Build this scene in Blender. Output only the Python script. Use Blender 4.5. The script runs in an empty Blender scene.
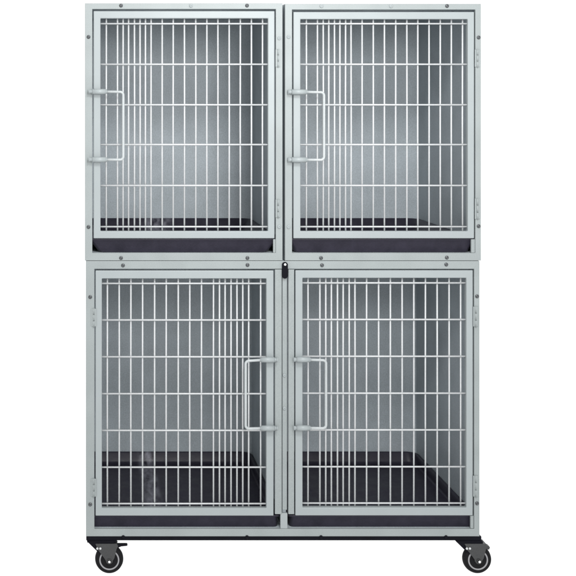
import bpy, bmesh, math, random
from mathutils import Vector, Matrix
random.seed(4)
S = bpy.context.scene
COL = S.collection

# ------------------------------------------------------------------ scale: 300 units of the plan to one metre
PPM = 300.0
EYE_X, EYE_Y = 85.0, 106.0          # where the lens axis meets the front plane, in plan units
DIST = 3.675                        # camera to front plane
DEPTH = 0.70                        # depth of the kennels
GROUND = 574.3

def PX(px, Y=0.0):
    k = (DIST + Y) / DIST
    return (EYE_X - 288) / PPM + (px - EYE_X) / PPM * k
def PZ(py, Y=0.0):
    k = (DIST + Y) / DIST
    return (GROUND - EYE_Y) / PPM - (py - EYE_Y) / PPM * k

# ------------------------------------------------------------------ materials
def nodes(name):
    m = bpy.data.materials.new(name); m.use_nodes = True
    nt = m.node_tree; b = nt.nodes['Principled BSDF']
    return m, nt, b

def paint(name, col, rough=0.42, mottle=0.07, bump=0.25, scale=420, spec=0.35):
    m, nt, b = nodes(name)
    N, L = nt.nodes.new, nt.links.new
    tc = N('ShaderNodeTexCoord')
    n1 = N('ShaderNodeTexNoise'); n1.inputs['Scale'].default_value = scale; n1.inputs['Detail'].default_value = 3
    n2 = N('ShaderNodeTexNoise'); n2.inputs['Scale'].default_value = 9; n2.inputs['Detail'].default_value = 5
    L(tc.outputs['Object'], n1.inputs['Vector']); L(tc.outputs['Object'], n2.inputs['Vector'])
    ad = N('ShaderNodeMath'); ad.operation = 'MULTIPLY_ADD'; ad.inputs[1].default_value = 0.6
    L(n1.outputs['Fac'], ad.inputs[0]); 
    sc = N('ShaderNodeMath'); sc.operation = 'MULTIPLY'; sc.inputs[1].default_value = 0.4
    L(n2.outputs['Fac'], sc.inputs[0]); L(sc.outputs[0], ad.inputs[2])
    r = N('ShaderNodeValToRGB')
    lo = tuple(c * (1 - 2.2 * mottle) for c in col); hi = tuple(c * (1 + 2.2 * mottle) for c in col)
    r.color_ramp.elements[0].position = 0.25; r.color_ramp.elements[0].color = (*lo, 1)
    r.color_ramp.elements[1].position = 0.75; r.color_ramp.elements[1].color = (*hi, 1)
    L(ad.outputs[0], r.inputs['Fac']); L(r.outputs['Color'], b.inputs['Base Color'])
    bp = N('ShaderNodeBump'); bp.inputs['Strength'].default_value = bump; bp.inputs['Distance'].default_value = 0.0006
    L(n1.outputs['Fac'], bp.inputs['Height']); L(bp.outputs['Normal'], b.inputs['Normal'])
    b.inputs['Roughness'].default_value = rough
    b.inputs['Specular IOR Level'].default_value = spec
    return m

def plastic(name, col, rough=0.38, spec=0.28):
    m, nt, b = nodes(name)
    N, L = nt.nodes.new, nt.links.new
    tc = N('ShaderNodeTexCoord')
    n = N('ShaderNodeTexNoise'); n.inputs['Scale'].default_value = 14; n.inputs['Detail'].default_value = 8
    n.inputs['Roughness'].default_value = 0.7
    L(tc.outputs['Object'], n.inputs['Vector'])
    mr = N('ShaderNodeMapRange'); mr.inputs['From Min'].default_value = 0.3; mr.inputs['From Max'].default_value = 0.7
    mr.inputs['To Min'].default_value = rough - 0.12; mr.inputs['To Max'].default_value = rough + 0.14
    L(n.outputs['Fac'], mr.inputs['Value']); L(mr.outputs['Result'], b.inputs['Roughness'])
    g = N('ShaderNodeTexNoise'); g.inputs['Scale'].default_value = 260; g.inputs['Detail'].default_value = 2
    L(tc.outputs['Object'], g.inputs['Vector'])
    bp = N('ShaderNodeBump'); bp.inputs['Strength'].default_value = 0.35; bp.inputs['Distance'].default_value = 0.0008
    L(g.outputs['Fac'], bp.inputs['Height']); L(bp.outputs['Normal'], b.inputs['Normal'])
    r = N('ShaderNodeValToRGB')
    b.inputs['Specular IOR Level'].default_value = spec
    r.color_ramp.elements[0].position = 0.35; r.color_ramp.elements[0].color = (*[c * 0.8 for c in col], 1)
    r.color_ramp.elements[1].position = 0.7; r.color_ramp.elements[1].color = (*[c * 1.3 for c in col], 1)
    L(n.outputs['Fac'], r.inputs['Fac']); L(r.outputs['Color'], b.inputs['Base Color'])
    return m

def glint_painted(name, col, x, wid):  # plastic with pale reflections painted into its base colour
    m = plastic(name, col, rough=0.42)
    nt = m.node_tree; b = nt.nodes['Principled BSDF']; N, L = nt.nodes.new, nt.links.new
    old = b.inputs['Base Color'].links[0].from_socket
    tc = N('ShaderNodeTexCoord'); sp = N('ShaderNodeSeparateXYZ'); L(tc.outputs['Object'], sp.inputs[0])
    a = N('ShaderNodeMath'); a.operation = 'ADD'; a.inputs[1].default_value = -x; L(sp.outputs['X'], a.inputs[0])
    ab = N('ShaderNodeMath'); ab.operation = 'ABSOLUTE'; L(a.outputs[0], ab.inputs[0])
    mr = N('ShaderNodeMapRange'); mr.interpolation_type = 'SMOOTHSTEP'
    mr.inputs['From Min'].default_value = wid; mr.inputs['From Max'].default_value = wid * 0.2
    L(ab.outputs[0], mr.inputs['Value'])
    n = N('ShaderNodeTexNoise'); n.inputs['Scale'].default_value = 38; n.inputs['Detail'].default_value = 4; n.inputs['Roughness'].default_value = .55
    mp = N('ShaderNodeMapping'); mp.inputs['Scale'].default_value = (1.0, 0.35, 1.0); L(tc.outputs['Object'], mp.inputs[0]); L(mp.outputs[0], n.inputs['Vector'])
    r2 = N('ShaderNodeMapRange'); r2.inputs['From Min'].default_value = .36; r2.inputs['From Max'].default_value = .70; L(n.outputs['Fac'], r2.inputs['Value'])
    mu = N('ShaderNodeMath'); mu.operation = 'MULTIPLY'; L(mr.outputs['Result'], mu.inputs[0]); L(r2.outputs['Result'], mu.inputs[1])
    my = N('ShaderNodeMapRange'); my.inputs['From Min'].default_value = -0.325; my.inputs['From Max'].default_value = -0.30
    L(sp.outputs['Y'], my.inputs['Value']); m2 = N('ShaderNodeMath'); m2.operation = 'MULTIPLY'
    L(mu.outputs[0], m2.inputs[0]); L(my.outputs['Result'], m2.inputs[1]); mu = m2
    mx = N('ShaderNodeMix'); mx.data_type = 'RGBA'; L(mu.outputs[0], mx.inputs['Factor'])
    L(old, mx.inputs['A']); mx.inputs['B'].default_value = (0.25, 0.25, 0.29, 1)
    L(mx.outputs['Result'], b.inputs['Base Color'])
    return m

def metal(name, col, rough=0.35, metallic=1.0):
    m, nt, b = nodes(name)
    N, L = nt.nodes.new, nt.links.new
    tc = N('ShaderNodeTexCoord')
    n = N('ShaderNodeTexNoise'); n.inputs['Scale'].default_value = 60; n.inputs['Detail'].default_value = 6
    L(tc.outputs['Object'], n.inputs['Vector'])
    mr = N('ShaderNodeMapRange'); mr.inputs['To Min'].default_value = rough - 0.12; mr.inputs['To Max'].default_value = rough + 0.15
    L(n.outputs['Fac'], mr.inputs['Value']); L(mr.outputs['Result'], b.inputs['Roughness'])
    b.inputs['Base Color'].default_value = (*col, 1); b.inputs['Metallic'].default_value = metallic
    return m

M = dict(
    frame=paint('frame_paint', (0.243, 0.269, 0.270), rough=0.40, mottle=0.085),
    door=paint('door_paint', (0.272, 0.301, 0.307), rough=0.38, mottle=0.04),
    panel=paint('panel_paint', (0.405, 0.450, 0.478), rough=0.5, mottle=0.12, scale=230),
    wire=paint('wire_coating', (0.46, 0.475, 0.482), rough=0.35, mottle=0.06, scale=200),
    handle=paint('handle_paint', (0.37, 0.395, 0.40), rough=0.34, mottle=0.05, scale=200),
    pan=plastic('tray_plastic', (0.023, 0.0208, 0.033), rough=0.42),
    pan_painted_glints=glint_painted('tray_plastic_painted_glints', (0.023, 0.0208, 0.033), -0.045, 0.075),  # wide glints, painted in
    pan_glint_streak=glint_painted('tray_plastic_glint_streak', (0.023, 0.0208, 0.033), -0.09, 0.042),  # narrow streak of reflection, painted in
    steel=plastic('black_steel_paint', (0.005, 0.005, 0.008), rough=0.5, spec=0.06),
    rubber=plastic('tyre_rubber', (0.006, 0.006, 0.007), rough=0.6, spec=0.12),
    zinc=paint('caster_zinc', (0.036, 0.037, 0.038), rough=0.4, mottle=0.16, scale=250),
    hub=plastic('hub_plastic', (0.17, 0.17, 0.18), rough=0.5, spec=0.3),
    ring=paint('hub_ring_grey', (0.24, 0.24, 0.25), rough=0.4),
    chrome=metal('bright_bolt_metal', (0.90, 0.90, 0.90), rough=0.2),
    screw=metal('screw_metal', (0.10, 0.105, 0.11), rough=0.35),
)

# ------------------------------------------------------------------ mesh helpers
def mbox(bm, x0, x1, y0, y1, z0, z1, bevel=0.0009, seg=2):
    x0, x1 = sorted((x0, x1)); y0, y1 = sorted((y0, y1)); z0, z1 = sorted((z0, z1))
    r = bmesh.ops.create_cube(bm, size=1.0)
    vs = r['verts']
    for v in vs:
        v.co = Vector(((x0 + x1) / 2 + v.co.x * (x1 - x0), (y0 + y1) / 2 + v.co.y * (y1 - y0), (z0 + z1) / 2 + v.co.z * (z1 - z0)))
    if bevel:
        es = list({e for v in vs for e in v.link_edges})
        bmesh.ops.bevel(bm, geom=es, offset=min(bevel, 0.3 * min(x1 - x0, y1 - y0, z1 - z0)), segments=seg, affect='EDGES', profile=0.5)

def mring(bm, o, i, y0, y1, bevel=0.0012):
    """rectangular hollow frame; o and i are (x0,x1,z0,z1)"""
    def loop(r, y):
        x0, x1, z0, z1 = r
        return [bm.verts.new(p) for p in ((x0, y, z0), (x1, y, z0), (x1, y, z1), (x0, y, z1))]
    of, inf, ob, ib = loop(o, y0), loop(i, y0), loop(o, y1), loop(i, y1)
    fs = []
    for k in range(4):
        n = (k + 1) % 4
        fs += [bm.faces.new((of[k], of[n], inf[n], inf[k])), bm.faces.new((ob[n], ob[k], ib[k], ib[n])),
               bm.faces.new((of[n], of[k], ob[k], ob[n])), bm.faces.new((inf[k], inf[n], ib[n], ib[k]))]
    bm.normal_update()
    es = {e for f in fs for e in f.edges if len(e.link_faces) == 2 and e.calc_face_angle(0) > 0.5}
    bmesh.ops.bevel(bm, geom=list(es), offset=bevel, segments=2, affect='EDGES', profile=0.5)

def mtube(bm, pts, r, n=10, caps=True):
    """round rod along a path of points"""
    pts = [Vector(p) for p in pts]
    rings = []
    for k, p in enumerate(pts):
        if k == 0: t = pts[1] - pts[0]
        elif k == len(pts) - 1: t = pts[-1] - pts[-2]
        else: t = (pts[k + 1] - p).normalized() + (p - pts[k - 1]).normalized()
        t.normalize()
        up = Vector((0, 1, 0)) if abs(t.y) < 0.9 else Vector((1, 0, 0))
        a = t.cross(up).normalized(); b = t.cross(a).normalized()
        rings.append([bm.verts.new(p + r * (math.cos(2 * math.pi * j / n) * a + math.sin(2 * math.pi * j / n) * b)) for j in range(n)])
    for A, B in zip(rings, rings[1:]):
        for j in range(n):
            f = bm.faces.new((A[j], A[(j + 1) % n], B[(j + 1) % n], B[j])); f.smooth = True
    if caps:
        bm.faces.new(rings[0]); bm.faces.new(rings[-1])

def mlathe(bm, prof, c, axis='Y', n=48, smooth=True):
    """prof: list of (radius, offset along axis)"""
    rings = []
    for r, o in prof:
        ring = []
        for j in range(n):
            a = 2 * math.pi * j / n
            if axis == 'Y': p = (c[0] + r * math.cos(a), c[1] + o, c[2] + r * math.sin(a))
            else: p = (c[0] + r * math.cos(a), c[1] + r * math.sin(a), c[2] + o)
            ring.append(bm.verts.new(p))
        rings.append(ring)
    for A, B in zip(rings, rings[1:]):
        for j in range(n):
            f = bm.faces.new((A[j], A[(j + 1) % n], B[(j + 1) % n], B[j])); f.smooth = smooth
    bm.faces.new(rings[0]); bm.faces.new(rings[-1])

def mprism(bm, pts, y0, y1, bevel=0.0008):
    """outline in x,z pushed from y0 to y1"""
    A = [bm.verts.new((x, y0, z)) for x, z in pts]; B = [bm.verts.new((x, y1, z)) for x, z in pts]
    fs = [bm.faces.new(A), bm.faces.new(B)]
    for k in range(len(pts)):
        n = (k + 1) % len(pts)
        fs.append(bm.faces.new((A[k], A[n], B[n], B[k])))
    bmesh.ops.recalc_face_normals(bm, faces=fs)
    if bevel:
        es = {e for f in fs[:2] for e in f.edges}
        bmesh.ops.bevel(bm, geom=list(es), offset=bevel, segments=2, affect='EDGES', profile=0.5)

def rrect(x0, x1, y0, y1, r, z, n=8, rf=0.012):
    out = []
    for cx, cy, a0, r in ((x1 - r, y1 - r, 0, r), (x0 + r, y1 - r, 90, r), (x0 + rf, y0 + rf, 180, rf), (x1 - rf, y0 + rf, 270, rf)):
        for k in range(n + 1):
            a = math.radians(a0 + 90 * k / n)
            out.append((cx + r * math.cos(a), cy + r * math.sin(a), z))
    return out

def mloft(bm, loops, smooth=True):
    R = [[bm.verts.new(p) for p in l] for l in loops]
    n = len(R[0])
    for A, B in zip(R, R[1:]):
        for j in range(n):
            f = bm.faces.new((A[j], A[(j + 1) % n], B[(j + 1) % n], B[j])); f.smooth = smooth
    bm.faces.new(R[0]); bm.faces.new(R[-1])

BASE = {}
def world_loc(o):
    p = Vector((0, 0, 0))
    while o is not None:
        p += o.location; o = o.parent
    return p

def link(name, bm, mat, parent=None, origin=None, smooth_angle=None):
    """one mesh object; vertices come in world units and are re-based on the origin"""
    pw = world_loc(parent) if parent else Vector((0, 0, 0))
    org = Vector(origin) if origin is not None else pw
    bmesh.ops.recalc_face_normals(bm, faces=bm.faces[:])
    bmesh.ops.translate(bm, verts=bm.verts[:], vec=-org)
    me = bpy.data.meshes.new(name); bm.to_mesh(me); bm.free()
    me.materials.append(mat)
    o = bpy.data.objects.new(name, me); COL.objects.link(o)
    o.parent = parent; o.location = org - pw
    return o

def thing(name, label, cat, loc, group=None):
    o = bpy.data.objects.new(name, None); COL.objects.link(o)
    o.empty_display_size = 0.1
    o.location = loc; o['label'] = label; o['category'] = cat
    if group: o['group'] = group
    return o

def box_part(name, mat, parent, x0, x1, y0, y1, z0, z1, **k):
    bm = bmesh.new(); mbox(bm, x0, x1, y0, y1, z0, z1, **k)
    return link(name, bm, mat, parent, origin=((x0 + x1) / 2, (y0 + y1) / 2, min(z0, z1)))

# ------------------------------------------------------------------ screws: one of each look, copied
def screw_mesh(mat, r):
    bm = bmesh.new()
    prof = [(r, 0.0), (r * 1.0, -0.0012), (r * 0.86, -0.0026), (r * 0.5, -0.0034), (r * 0.42, -0.0034), (r * 0.36, -0.0018), (0.0002, -0.0018)]
    mlathe(bm, prof, (0, 0, 0), n=20)
    bmesh.ops.recalc_face_normals(bm, faces=bm.faces[:])
    me = bpy.data.meshes.new('screw'); bm.to_mesh(me); bm.free(); me.materials.append(mat)
    return me
SCREW = {'dark': screw_mesh(M['screw'], 0.0062), 'pale': screw_mesh(M['door'], 0.0062)}
def screws(parent, spots):
    pw = world_loc(parent)
    for px, py, look in spots:
        o = bpy.data.objects.new('screw', SCREW[look]); COL.objects.link(o)
        o.parent = parent; o.location = Vector((PX(px), -0.0001, PZ(py))) - pw
        o.rotation_euler = (0, random.uniform(0, 6.28), 0)

# ------------------------------------------------------------------ door with its wires and U-shaped handle
def build_door(parent, outer, inner, mains, extras, rows, handle_x, rod_x, sleeve, ys, tilt, hinge_spots):
    """outer/inner: x0,x1,y0,y1 of the tube frame; sleeve: x0,x1 of the two latch sleeves"""
    yf = 0.001
    o = (PX(outer[0], yf), PX(outer[1], yf), PZ(outer[3], yf), PZ(outer[2], yf))
    i = (PX(inner[0], yf), PX(inner[1], yf), PZ(inner[3], yf), PZ(inner[2], yf))
    bm = bmesh.new(); mring(bm, o, i, yf, 0.021, bevel=0.0022)
    door = link('door', bm, M['door'], parent, origin=(o[0], yf, o[2]))
    # wires
    bm = bmesh.new()
    r = 0.0028
    yv, yh = 0.0165, 0.0114
    z0, z1 = i[2] - 0.004, i[3] + 0.004
    for x in mains + extras:
        X = PX(x + random.uniform(-.15, .15), yv)
        mtube(bm, [(X, yv, z0), (X + random.uniform(-.0006, .0006), yv, (z0 + z1) / 2), (X, yv, z1)], r, 8)
    for y in rows:
        Z = PZ(y, yh)
        mtube(bm, [(i[0] - 0.004, yh, Z), (i[1] + 0.004, yh, Z)], r, 8)
    link('wire_grid', bm, M['wire'], door)
    # handle rod: a U lying in front of the door, its ends inside the sleeves
    yr = -0.014
    k = 1 if rod_x > handle_x else -1
    R = 0.011
    xs, xr = PX(handle_x, yr), PX(rod_x, yr)
    zt, zb = PZ(ys[0], yr), PZ(ys[1], yr)
    dt = tilt / PPM
    pts = [(xs, yr, zt)]
    for a in range(0, 91, 15):
        t = math.radians(a)
        pts.append((xr - k * R + k * R * math.sin(t), yr, zt - dt - R + R * math.cos(t)))
    for a in range(0, 91, 15):
        t = math.radians(a)
        pts.append((xr - k * R + k * R * math.cos(t), yr, zb - dt * .4 + R - R * math.sin(t)))
    pts.append((xs, yr, zb))
    bm = bmesh.new(); mtube(bm, pts, 0.0044, 12)
    link('handle', bm, M['handle'], door)
    # latch sleeves
    for y in ys:
        Z = PZ(y, yr)
        xa, xb = PX(sleeve[0], yr), PX(sleeve[1], yr)
        near, far = (xa, xb) if k > 0 else (xb, xa)      # near = latch end on the jamb
        bm = bmesh.new()
        L = abs(far - near)
        p = lambda f: near + k * L * f
        def cyl(f0, f1, r):
            mtube(bm, [(p(f0), yr, Z), (p(f1), yr, Z)], r, 18)
        cyl(0.0, 0.06, 0.0078); cyl(0.05, 0.20, 0.0066); cyl(0.19, 0.95, 0.0088); cyl(0.94, 1.0, 0.0072)
        # weld saddle that ties the sleeve to the door tube
        mbox(bm, p(0.30), p(0.62), yr + 0.004, yf + 0.0004, Z - 0.0052, Z + 0.0052, bevel=0.0008)
        link('latch_sleeve', bm, M['door'], door)
    return door

def build_hinges(parent, x, ys, width=2.2):
    for y0, y1 in ys:
        bm = bmesh.new()
        X = PX(x)
        za, zb = PZ(y1), PZ(y0)
        third = (zb - za) / 3
        for k in range(3):
            mtube(bm, [(X, -0.0022, za + k * third + 0.0006), (X, -0.0022, za + (k + 1) * third - 0.0006)], 0.0030, 14)
        mbox(bm, X - 0.0085, X - 0.0028, -0.0022, -0.0003 + 0.001, za + 0.002, zb - 0.002, bevel=0.0006)
        mbox(bm, X + 0.0028, X + 0.0085, -0.0022, -0.0003, za + 0.002, zb - 0.002, bevel=0.0006)
        link('hinge', bm, M['frame'], parent)

T = 0.0016     # sheet thickness
def shell(parent, x0, x1, ytop, ybot, yfloor, left=True, right=True):
    X0, X1, Z1, Z0 = PX(x0), PX(x1), PZ(ytop), PZ(ybot)
    yb = 0.0121
    if left: box_part('side_panel', M['panel'], parent, X0, X0 + T, yb, DEPTH, Z0, Z1, bevel=0.0003)
    if right: box_part('side_panel', M['panel'], parent, X1 - T, X1, yb, DEPTH, Z0, Z1, bevel=0.0003)
    box_part('back_panel', M['panel'], parent, X0 + T, X1 - T, DEPTH - T, DEPTH, Z0, Z1, bevel=0.0003)
    box_part('top_panel', M['panel'], parent, X0 + T, X1 - T, yb, DEPTH - T, Z1 - T, Z1, bevel=0.0003)
    box_part('bottom_panel', M['panel'], parent, X0 + T, X1 - T, yb, DEPTH - T, PZ(yfloor) - T, PZ(yfloor), bevel=0.0003)

# ------------------------------------------------------------------ trays
def make_tray(x0, x1, yrim, ybase, label, group, mat='pan', xt=1.0):
    """moulded plastic pan filling a kennel's floor; its front shows in the slot below the door"""
    X0, X1 = PX(x0), PX(x1)
    Zr, Zb = PZ(yrim), PZ(ybase)
    y0, y1 = 0.0135, DEPTH - 0.004
    t = thing('floor_tray', label, 'tray', ((X0 + X1) / 2, (y0 + y1) / 2, Zb), group)
    fl = 0.012
    bm = bmesh.new()
    def L(ins, z, r): return rrect(X0 + ins * (xt if ins > .02 else 1), X1 - ins * (xt if ins > .02 else 1), y0 + ins * 0.15 + (0 if ins < .02 else .004), y1 - ins, r, z)
    mloft(bm, [L(0.026, Zb, 0.030), L(0.022, Zb + 0.003, 0.034), L(fl, Zr - 0.006, 0.036), L(0.001, Zr - 0.005, 0.040), L(0, Zr - 0.003, 0.040),
               L(0.001, Zr - 0.0005, 0.040), L(0.003, Zr, 0.040), L(fl - 0.002, Zr, 0.036), L(fl + 0.001, Zr - 0.002, 0.035),
               L(0.024, Zb + 0.010, 0.034), L(0.030, Zb + 0.0045, 0.030), L(0.040, Zb + 0.003, 0.026)])
    link('pan', bm, M[mat], t)
    return t

# ------------------------------------------------------------------ upper kennels (two single cabinets)
def upper_kennel(x0, x1, yt, op, slot_r, door_o, door_i, main0, rod, sleeve, label, scr, hinge_x, hinge_ys, ys, ex):
    yb = 260.6
    t = thing('kennel', label, 'kennel', ((PX(x0) + PX(x1)) / 2, DEPTH / 2, PZ(yb)), 'single kennels of the upper row')
    bm = bmesh.new()
    mring(bm, (PX(x0), PX(x1), PZ(yb), PZ(yt)), (PX(op[0]), PX(op[1]), PZ(253), PZ(op[2])), 0.0, 0.012)
    link('frame', bm, M['frame'], t)
    # short jambs either side of the tray slot
    box_part('slot_jamb', M['frame'], t, PX(slot_r), PX(op[1]) - 0.0003, 0.003, 0.0118, PZ(252.9), PZ(239.4), bevel=0.0006)
    shell(t, x0, x1, yt, yb, 253.2)
    mains = [main0 + 11.15 * k for k in range(15)]
    build_door(t, door_o, door_i, mains, [mains[1] + 11.15 * (.5 + k) for k in range(3)], [23.7, 64.3, 104.8, 144.6, 185.5, 226.7],
               sleeve[1] - 4, rod, sleeve, ys, 0.3, None)
    build_hinges(t, hinge_x, hinge_ys)
    screws(t, scr)
    return t

upper_kennel(85.0, 282.6, 3.2, (92.3, 275.8, 9.1), 273.4, (93.6, 274.6, 11.0, 238.4), (100.5, 268.0, 18.4, 231.2), 106.4, 123.3, (88.6, 107.0),
             'single grey kennel with painted glints on its tray, above the lower door hinged left',
             [(121, 5.6, 'dark'), (191, 5.8, 'pale'), (247, 5.6, 'dark'), (88.5, 37, 'dark'), (88.5, 227, 'dark'), (279.2, 38.3, 'pale'), (279.2, 226.8, 'pale'),
              (121, 258.0, 'dark'), (247.4, 258.0, 'dark')],
             278.0, [(49, 67.5), (199, 218)], (91.6, 159.6), None)
upper_kennel(285.0, 481.0, 3.8, (292.1, 475.4, 9.6), 471.6, (293.4, 474.2, 11.9, 238.4), (300.5, 467.8, 19.2, 231.2), 306.4, 324.0, (288.0, 307.2),
             'single grey kennel with a clean dark tray, above the lower door hinged right',
             [(321.5, 6.2, 'pale'), (391, 6.2, 'pale'), (447, 6.0, 'dark'), (288.6, 37, 'pale'), (288.6, 227, 'pale'), (478.6, 37.5, 'dark'), (478.6, 226.2, 'dark'),
              (321, 258.0, 'dark'), (446.8, 257.6, 'dark')],
             477.3, [(49, 67.5), (198, 219.5)], (92.0, 159.8), None)

# ------------------------------------------------------------------ lower double kennel
lower = thing('kennel', 'grey double kennel with two facing door handles, standing on the wheeled black base', 'kennel',
              ((PX(86) + PX(479.6)) / 2, DEPTH / 2, PZ(536.4)))
bm = bmesh.new()
mring(bm, (PX(86.0), PX(479.6), PZ(536.4), PZ(261.0)), (PX(94.4), PX(474.2), PZ(529.0), PZ(268.9)), 0.0, 0.012)
link('frame', bm, M['frame'], lower)
for a, b, y0, y1, yy in ((275.0, 281.8, 269.4, 514.2, 0.0), (288.4, 294.2, 269.4, 514.2, 0.0)):
    box_part('centre_stile', M['frame'], lower, PX(a), PX(b), yy, 0.012, PZ(y1), PZ(y0) - 0.0002, bevel=0.0012)
box_part('centre_strip', M['frame'], lower, PX(282.5), PX(287.2), 0.003, 0.011, PZ(510.2), PZ(269.4) - 0.0002, bevel=0.0012)
box_part('centre_post', M['door'], lower, PX(280.6), PX(287.6), 0.002, 0.0115, PZ(529.0) + 0.0002, PZ(513.4), bevel=0.0012)
box_part('divider', M['panel'], lower, PX(283.0), PX(286.6), 0.0125, DEPTH - T - 0.0005, PZ(528.7), PZ(261.9), bevel=0.0005)
box_part('slot_jamb', M['frame'], lower, PX(470.9), PX(474.0) - 0.0003, 0.003, 0.0118, PZ(528.8), PZ(516.2), bevel=0.0006)
shell(lower, 86.0, 479.6, 261.2, 536.2, 529.3)
LROWS = [283.4, 320.0, 356.8, 393.7, 430.4, 467.2, 503.6]
mL = [107.4 + 11.78 * k for k in range(14)]
build_door(lower, (95.5, 273.6, 270.5, 515.8), (101.9, 266.4, 278.6, 508.2), mL, [mL[9] + 11.78 * (.5 + k) for k in range(3)], LROWS,
           264.0, 245.6, (260.5, 277.6), (359.8, 428.2), 1.0, None)
mR = [308.0 + 11.74 * k for k in range(14)]
build_door(lower, (295.4, 472.9, 270.3, 515.6), (302.6, 466.4, 278.0, 507.6), mR, [mR[1] + 11.74 * (.5 + k) for k in range(3)], [y - 0.5 for y in LROWS],
           306.0, 326.0, (293.4, 310.4), (359.6, 428.0), 0.6, None)
build_hinges(lower, 93.8, [(308, 327), (478, 497)])
build_hinges(lower, 475.6, [(306, 327), (475, 497)])
screws(lower, [(123, 265.4, 'dark'), (247.5, 265.0, 'dark'), (322, 265.2, 'dark'), (446.2, 264.5, 'dark'),
               (90.2, 297, 'dark'), (90.2, 504.4, 'dark'), (477.0, 296.3, 'dark'), (477.0, 503.3, 'dark')])
for y in (375.5, 408.5):
    o = bpy.data.objects.new('screw', SCREW['pale']); COL.objects.link(o); o.parent = lower
    o.location = Vector((PX(284.6), 0.0029, PZ(y))) - world_loc(lower)
# black clip that ties the four corners together
bm = bmesh.new()
cx, r = PX(284.7), 0.0097
pts = []
for a in range(0, 181, 15):
    pts.append((cx + r * math.cos(math.radians(a)), PZ(261.8) - r + r * math.sin(math.radians(a))))
for a in range(180, 361, 15):
    pts.append((cx + r * math.cos(math.radians(a)), PZ(278.4) + r + r * math.sin(math.radians(a))))
mprism(bm, pts, -0.0075, -0.0004, bevel=0.0018)
clip = link('clip', bm, M['steel'], lower)
bm = bmesh.new(); mlathe(bm, [(0.0046, 0), (0.0046, -0.002), (0.003, -0.0034), (0.0003, -0.0038)], (cx, -0.0075, PZ(264.2)), n=16)
link('rivet', bm, M['chrome'], clip)

# ------------------------------------------------------------------ trays
G = 'black floor trays of the kennels'
make_tray(86.0, 281.6, 239.2, 253.0, 'dark tray with wide painted glints in the kennel above the lower door hinged left', G, 'pan_painted_glints', 1.9)
make_tray(286.0, 480.0, 239.2, 253.0, 'clean dark tray in the single kennel above the lower door hinged right', G, 'pan', 1.4)
make_tray(87.0, 282.0, 516.6, 529.0, 'dark tray with one narrow painted glint, inside the lower door hinged left', G, 'pan_glint_streak', 0.45)
make_tray(287.8, 478.6, 516.6, 529.0, 'dark plain tray inside the lower door that is hinged right', G, 'pan', 0.45)

# ------------------------------------------------------------------ rolling base
base = thing('rolling_base', 'black steel base frame on swivel casters carrying the kennels', 'rolling base', ((PX(86) + PX(482)) / 2, DEPTH / 2, 0.0))
zt, zb = PZ(536.5) - 0.0002, PZ(540.6)
bm = bmesh.new()
mbox(bm, PX(86.2), PX(481.6), 0.001, 0.040, zb, zt, bevel=0.0012)
mbox(bm, PX(86.2), PX(481.6), DEPTH - 0.040, DEPTH - 0.001, zb, zt, bevel=0.0012)
for x in (86.2, 278, 469.6):
    mbox(bm, PX(x), PX(x + 12), 0.0402, DEPTH - 0.0402, zb + 0.0006, zt - 0.0004, bevel=0.0012)
link('base_frame', bm, M['steel'], base)
for x in (123.2, 247, 321, 446):
    bm = bmesh.new(); mlathe(bm, [(0.0062, 0), (0.0058, -0.003), (0.0034, -0.0046), (0.0004, -0.005)], (PX(x), 0.0008, PZ(537.0)), n=16)
    link('frame_bolt', bm, M['steel'], base)

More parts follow.
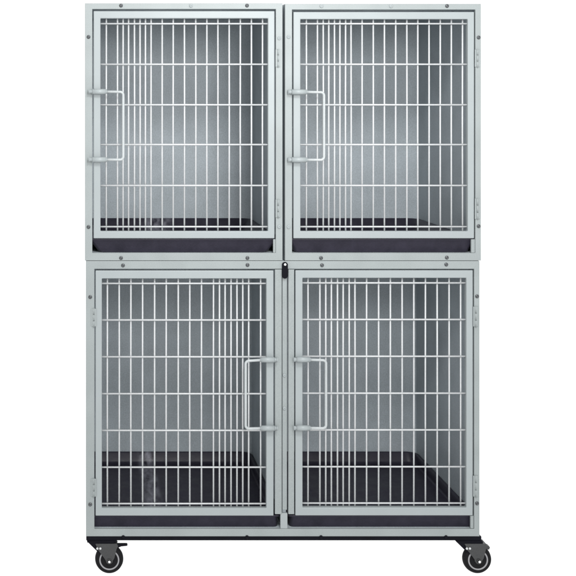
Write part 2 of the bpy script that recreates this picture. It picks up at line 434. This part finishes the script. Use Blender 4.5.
def make_caster(px_wheel, plate, pedal):
    """swivel caster trailing to the right"""
    yc = 0.014                                       # wheel's mid plane
    W = PX(px_wheel, yc); A = PZ(558.4, yc)
    Zc = A
    q = lambda x, y: (PX(x), PZ(y))
    # mounting plate and swivel head
    bm = bmesh.new()
    mbox(bm, PX(plate[0]), PX(plate[1]), 0.0005, 0.075, zb - 0.0075, zb - 0.0003, bevel=0.0012)
    sx = W - 0.024
    mprism(bm, [(W - 0.0745, zb - 0.002), (W + 0.016, zb - 0.002), (W + 0.016, zb - 0.016), (W - 0.030, zb - 0.044), (W - 0.044, zb - 0.032)], yc - 0.016, yc + 0.016, bevel=0.001)
    c = link('caster', bm, M['steel'], base, origin=(sx, yc, zb))
    for dx in (-0.040, -0.030):
        bm = bmesh.new(); mlathe(bm, [(0.0040, 0), (0.0036, -0.003), (0.0003, -0.0042)], (W + dx, yc - 0.0206, zb - 0.0235), n=12)
        link('fork_bolt', bm, M['wire'], c)
    # fork: two cheeks and a bridge
    top = zb - 0.0090
    def cheek(y0, y1):
        o = [(W - 0.046, top), (W + 0.026, top), (W + 0.029, top - 0.008), (W + 0.024, top - 0.018), (W + 0.017, Zc + 0.009)]
        for a in range(0, -181, -20):
            o.append((W + 0.0115 * math.cos(math.radians(a)), Zc + 0.0115 * math.sin(math.radians(a))))
        o += [(W - 0.020, Zc + 0.013), (W - 0.038, Zc + 0.036)]
        mprism(bm, o, y0, y1, bevel=0.0009)
    bm = bmesh.new()
    cheek(yc - 0.0205, yc - 0.0175); cheek(yc + 0.0175, yc + 0.0205)
    mbox(bm, W - 0.046, W + 0.026, yc - 0.0174, yc + 0.0174, top - 0.004, top - 0.0002, bevel=0.0006)
    link('fork', bm, M['zinc'], c)
    # tyre
    bm = bmesh.new()
    w = 0.014
    mlathe(bm, [(A * .70, -w * .95), (A * .80, -w), (A * .90, -w * .92), (A * .97, -w * .62), (A, -w * .2), (A, w * .2), (A * .97, w * .62), (A * .90, w * .92), (A * .80, w), (A * .70, w * .95)], (W, yc, Zc), n=64)
    link('tyre', bm, M['rubber'], c)
    bm = bmesh.new()
    mlathe(bm, [(A * .60, -w * .8), (A * .61, -w * 1.06), (A * .70, -w * 1.06), (A * .715, -w * .9), (A * .715, w * .9), (A * .70, w * 1.06), (A * .61, w * 1.06), (A * .60, w * .8)], (W, yc, Zc), n=64)
    link('rim', bm, M['ring'], c)
    bm = bmesh.new()
    mlathe(bm, [(0.004, -w * 1.02), (A * .22, -w * 1.02), (A * .26, -w * .8), (A * .38, -w * .74), (A * .40, -w * .92), (A * .50, -w * .92), (A * .53, -w * .74), (A * .6, -w * .78),
                (A * .6, w * .78), (A * .3, w * .8), (0.004, w * 1.0)], (W, yc, Zc), n=64)
    link('hub', bm, M['hub'], c)
    bm = bmesh.new()
    mlathe(bm, [(0.0080, -0.0208), (0.0080, -0.0235), (0.0066, -0.0245), (0.0066, 0.0245), (0.008, 0.0235), (0.0080, 0.0208)], (W, yc, Zc), n=6, smooth=False)
    link('axle_nut', bm, M['zinc'], c)
    bm = bmesh.new()
    mlathe(bm, [(0.0045, -0.0246), (0.0045, -0.029), (0.0030, -0.031), (0.0004, -0.0315)], (W, yc, Zc), n=18)
    link('axle', bm, M['chrome'], c)
    # brake pedal
    bm = bmesh.new()
    z = PZ(545.2)
    if pedal == 'long':
        mprism(bm, [(W + 0.018, z + 0.002), (W + 0.030, z + 0.0010), (W + 0.058, z + 0.0010), (W + 0.061, z - 0.0005), (W + 0.058, z - 0.0025), (W + 0.040, z - 0.0042), (W + 0.026, z - 0.010), (W + 0.018, z - 0.010)],
               yc - 0.015, yc + 0.004, bevel=0.0012)
        link('brake_pedal', bm, M['steel'], c)
    else:
        mprism(bm, [(W + 0.012, z + 0.001), (W + 0.026, z + 0.001), (W + 0.036, z - 0.002), (W + 0.0395, z - 0.007), (W + 0.037, z - 0.014), (W + 0.030, z - 0.015), (W + 0.024, z - 0.010), (W + 0.012, z - 0.008)],
               yc - 0.016, yc + 0.002, bevel=0.0014)
        link('brake_pedal', bm, M['zinc'], c)
    return c
casters = [make_caster(109.2, (87.2, 116.5), 'long'), make_caster(476.6, (457.0, 482.0), 'short')]
for c in casters:                                    # the rear pair
    d = c.copy(); COL.objects.link(d); d.location.y += DEPTH - 0.068
    for ch in list(c.children):
        e = ch.copy(); COL.objects.link(e); e.parent = d

# ------------------------------------------------------------------ white floor, made translucent so light from below erases shadows
bm = bmesh.new()
vs = [bm.verts.new(p) for p in ((-7, -7, 0), (7, -7, 0), (7, 9, 0), (-7, 9, 0))]
bm.faces.new(vs)
m = bpy.data.materials.new('shadowless_white_floor'); m.use_nodes = True
nt = m.node_tree; nt.nodes.remove(nt.nodes['Principled BSDF'])
out = nt.nodes['Material Output']
df = nt.nodes.new('ShaderNodeBsdfDiffuse'); tl = nt.nodes.new('ShaderNodeBsdfTranslucent'); mx = nt.nodes.new('ShaderNodeMixShader')
n = nt.nodes.new('ShaderNodeTexNoise'); n.inputs['Scale'].default_value = 40
rp = nt.nodes.new('ShaderNodeValToRGB'); rp.color_ramp.elements[0].color = (.93, .93, .93, 1); rp.color_ramp.elements[1].color = (.96, .96, .96, 1)
nt.links.new(n.outputs['Fac'], rp.inputs['Fac'])
nt.links.new(rp.outputs['Color'], df.inputs['Color']); nt.links.new(rp.outputs['Color'], tl.inputs['Color'])
mx.inputs['Fac'].default_value = 0.90
nt.links.new(df.outputs[0], mx.inputs[1]); nt.links.new(tl.outputs[0], mx.inputs[2]); nt.links.new(mx.outputs[0], out.inputs['Surface'])
g = link('floor', bm, m); g['kind'] = 'structure'

# ------------------------------------------------------------------ light
w = bpy.data.worlds.new('World'); S.world = w; w.use_nodes = True
bg = w.node_tree.nodes['Background']; bg.inputs['Color'].default_value = (1, 1, 1, 1); bg.inputs['Strength'].default_value = 1.26
def area(name, loc, target, size, power, col=(1, 1, 1), spread=math.pi):
    l = bpy.data.lights.new(name, 'AREA'); l.shape = 'RECTANGLE'; l.size, l.size_y = size; l.energy = power; l.color = col; l.spread = spread
    o = bpy.data.objects.new(name, l); COL.objects.link(o); o.location = loc
    o.rotation_euler = (Vector(target) - Vector(loc)).to_track_quat('-Z', 'Y').to_euler()
area('softbox', (0.0, -2.1, 2.97), (0.0, 0.35, 1.2), (0.60, 0.45), 43, (1, 1, 1))

area('added_front_fill', (0.35, -5.6, 1.6), (0.1, 0.35, 1.2), (2.4, 2.4), 18, (1, 1, 1))  # added lamp behind the camera to brighten the kennel interiors
area('added_upper_fill', (0.14, -2.7, 1.98), (0.0, 0.7, 1.66), (0.66, 0.6), 7.5, (1, 1, 1), math.radians(80))  # added narrow-spread lamp that lifts the upper kennels

# ------------------------------------------------------------------ camera
cam = bpy.data.cameras.new('Camera'); co = bpy.data.objects.new('Camera', cam); COL.objects.link(co); S.camera = co
co.location = (PX(EYE_X), -DIST, PZ(EYE_Y)); co.rotation_euler = (math.pi / 2, 0, 0)
cam.sensor_width = 36; cam.lens = 36 * DIST / (576 / PPM)
cam.shift_x = (288 - EYE_X) / 576; cam.shift_y = -(288 - EYE_Y) / 576
cam.clip_end = 200

S.view_settings.view_transform = 'Standard'; S.view_settings.look = 'None'
S.view_settings.exposure = 0; S.view_settings.gamma = 1
S.cycles.use_denoising = True
S.cycles.max_bounces = 10; S.cycles.diffuse_bounces = 6
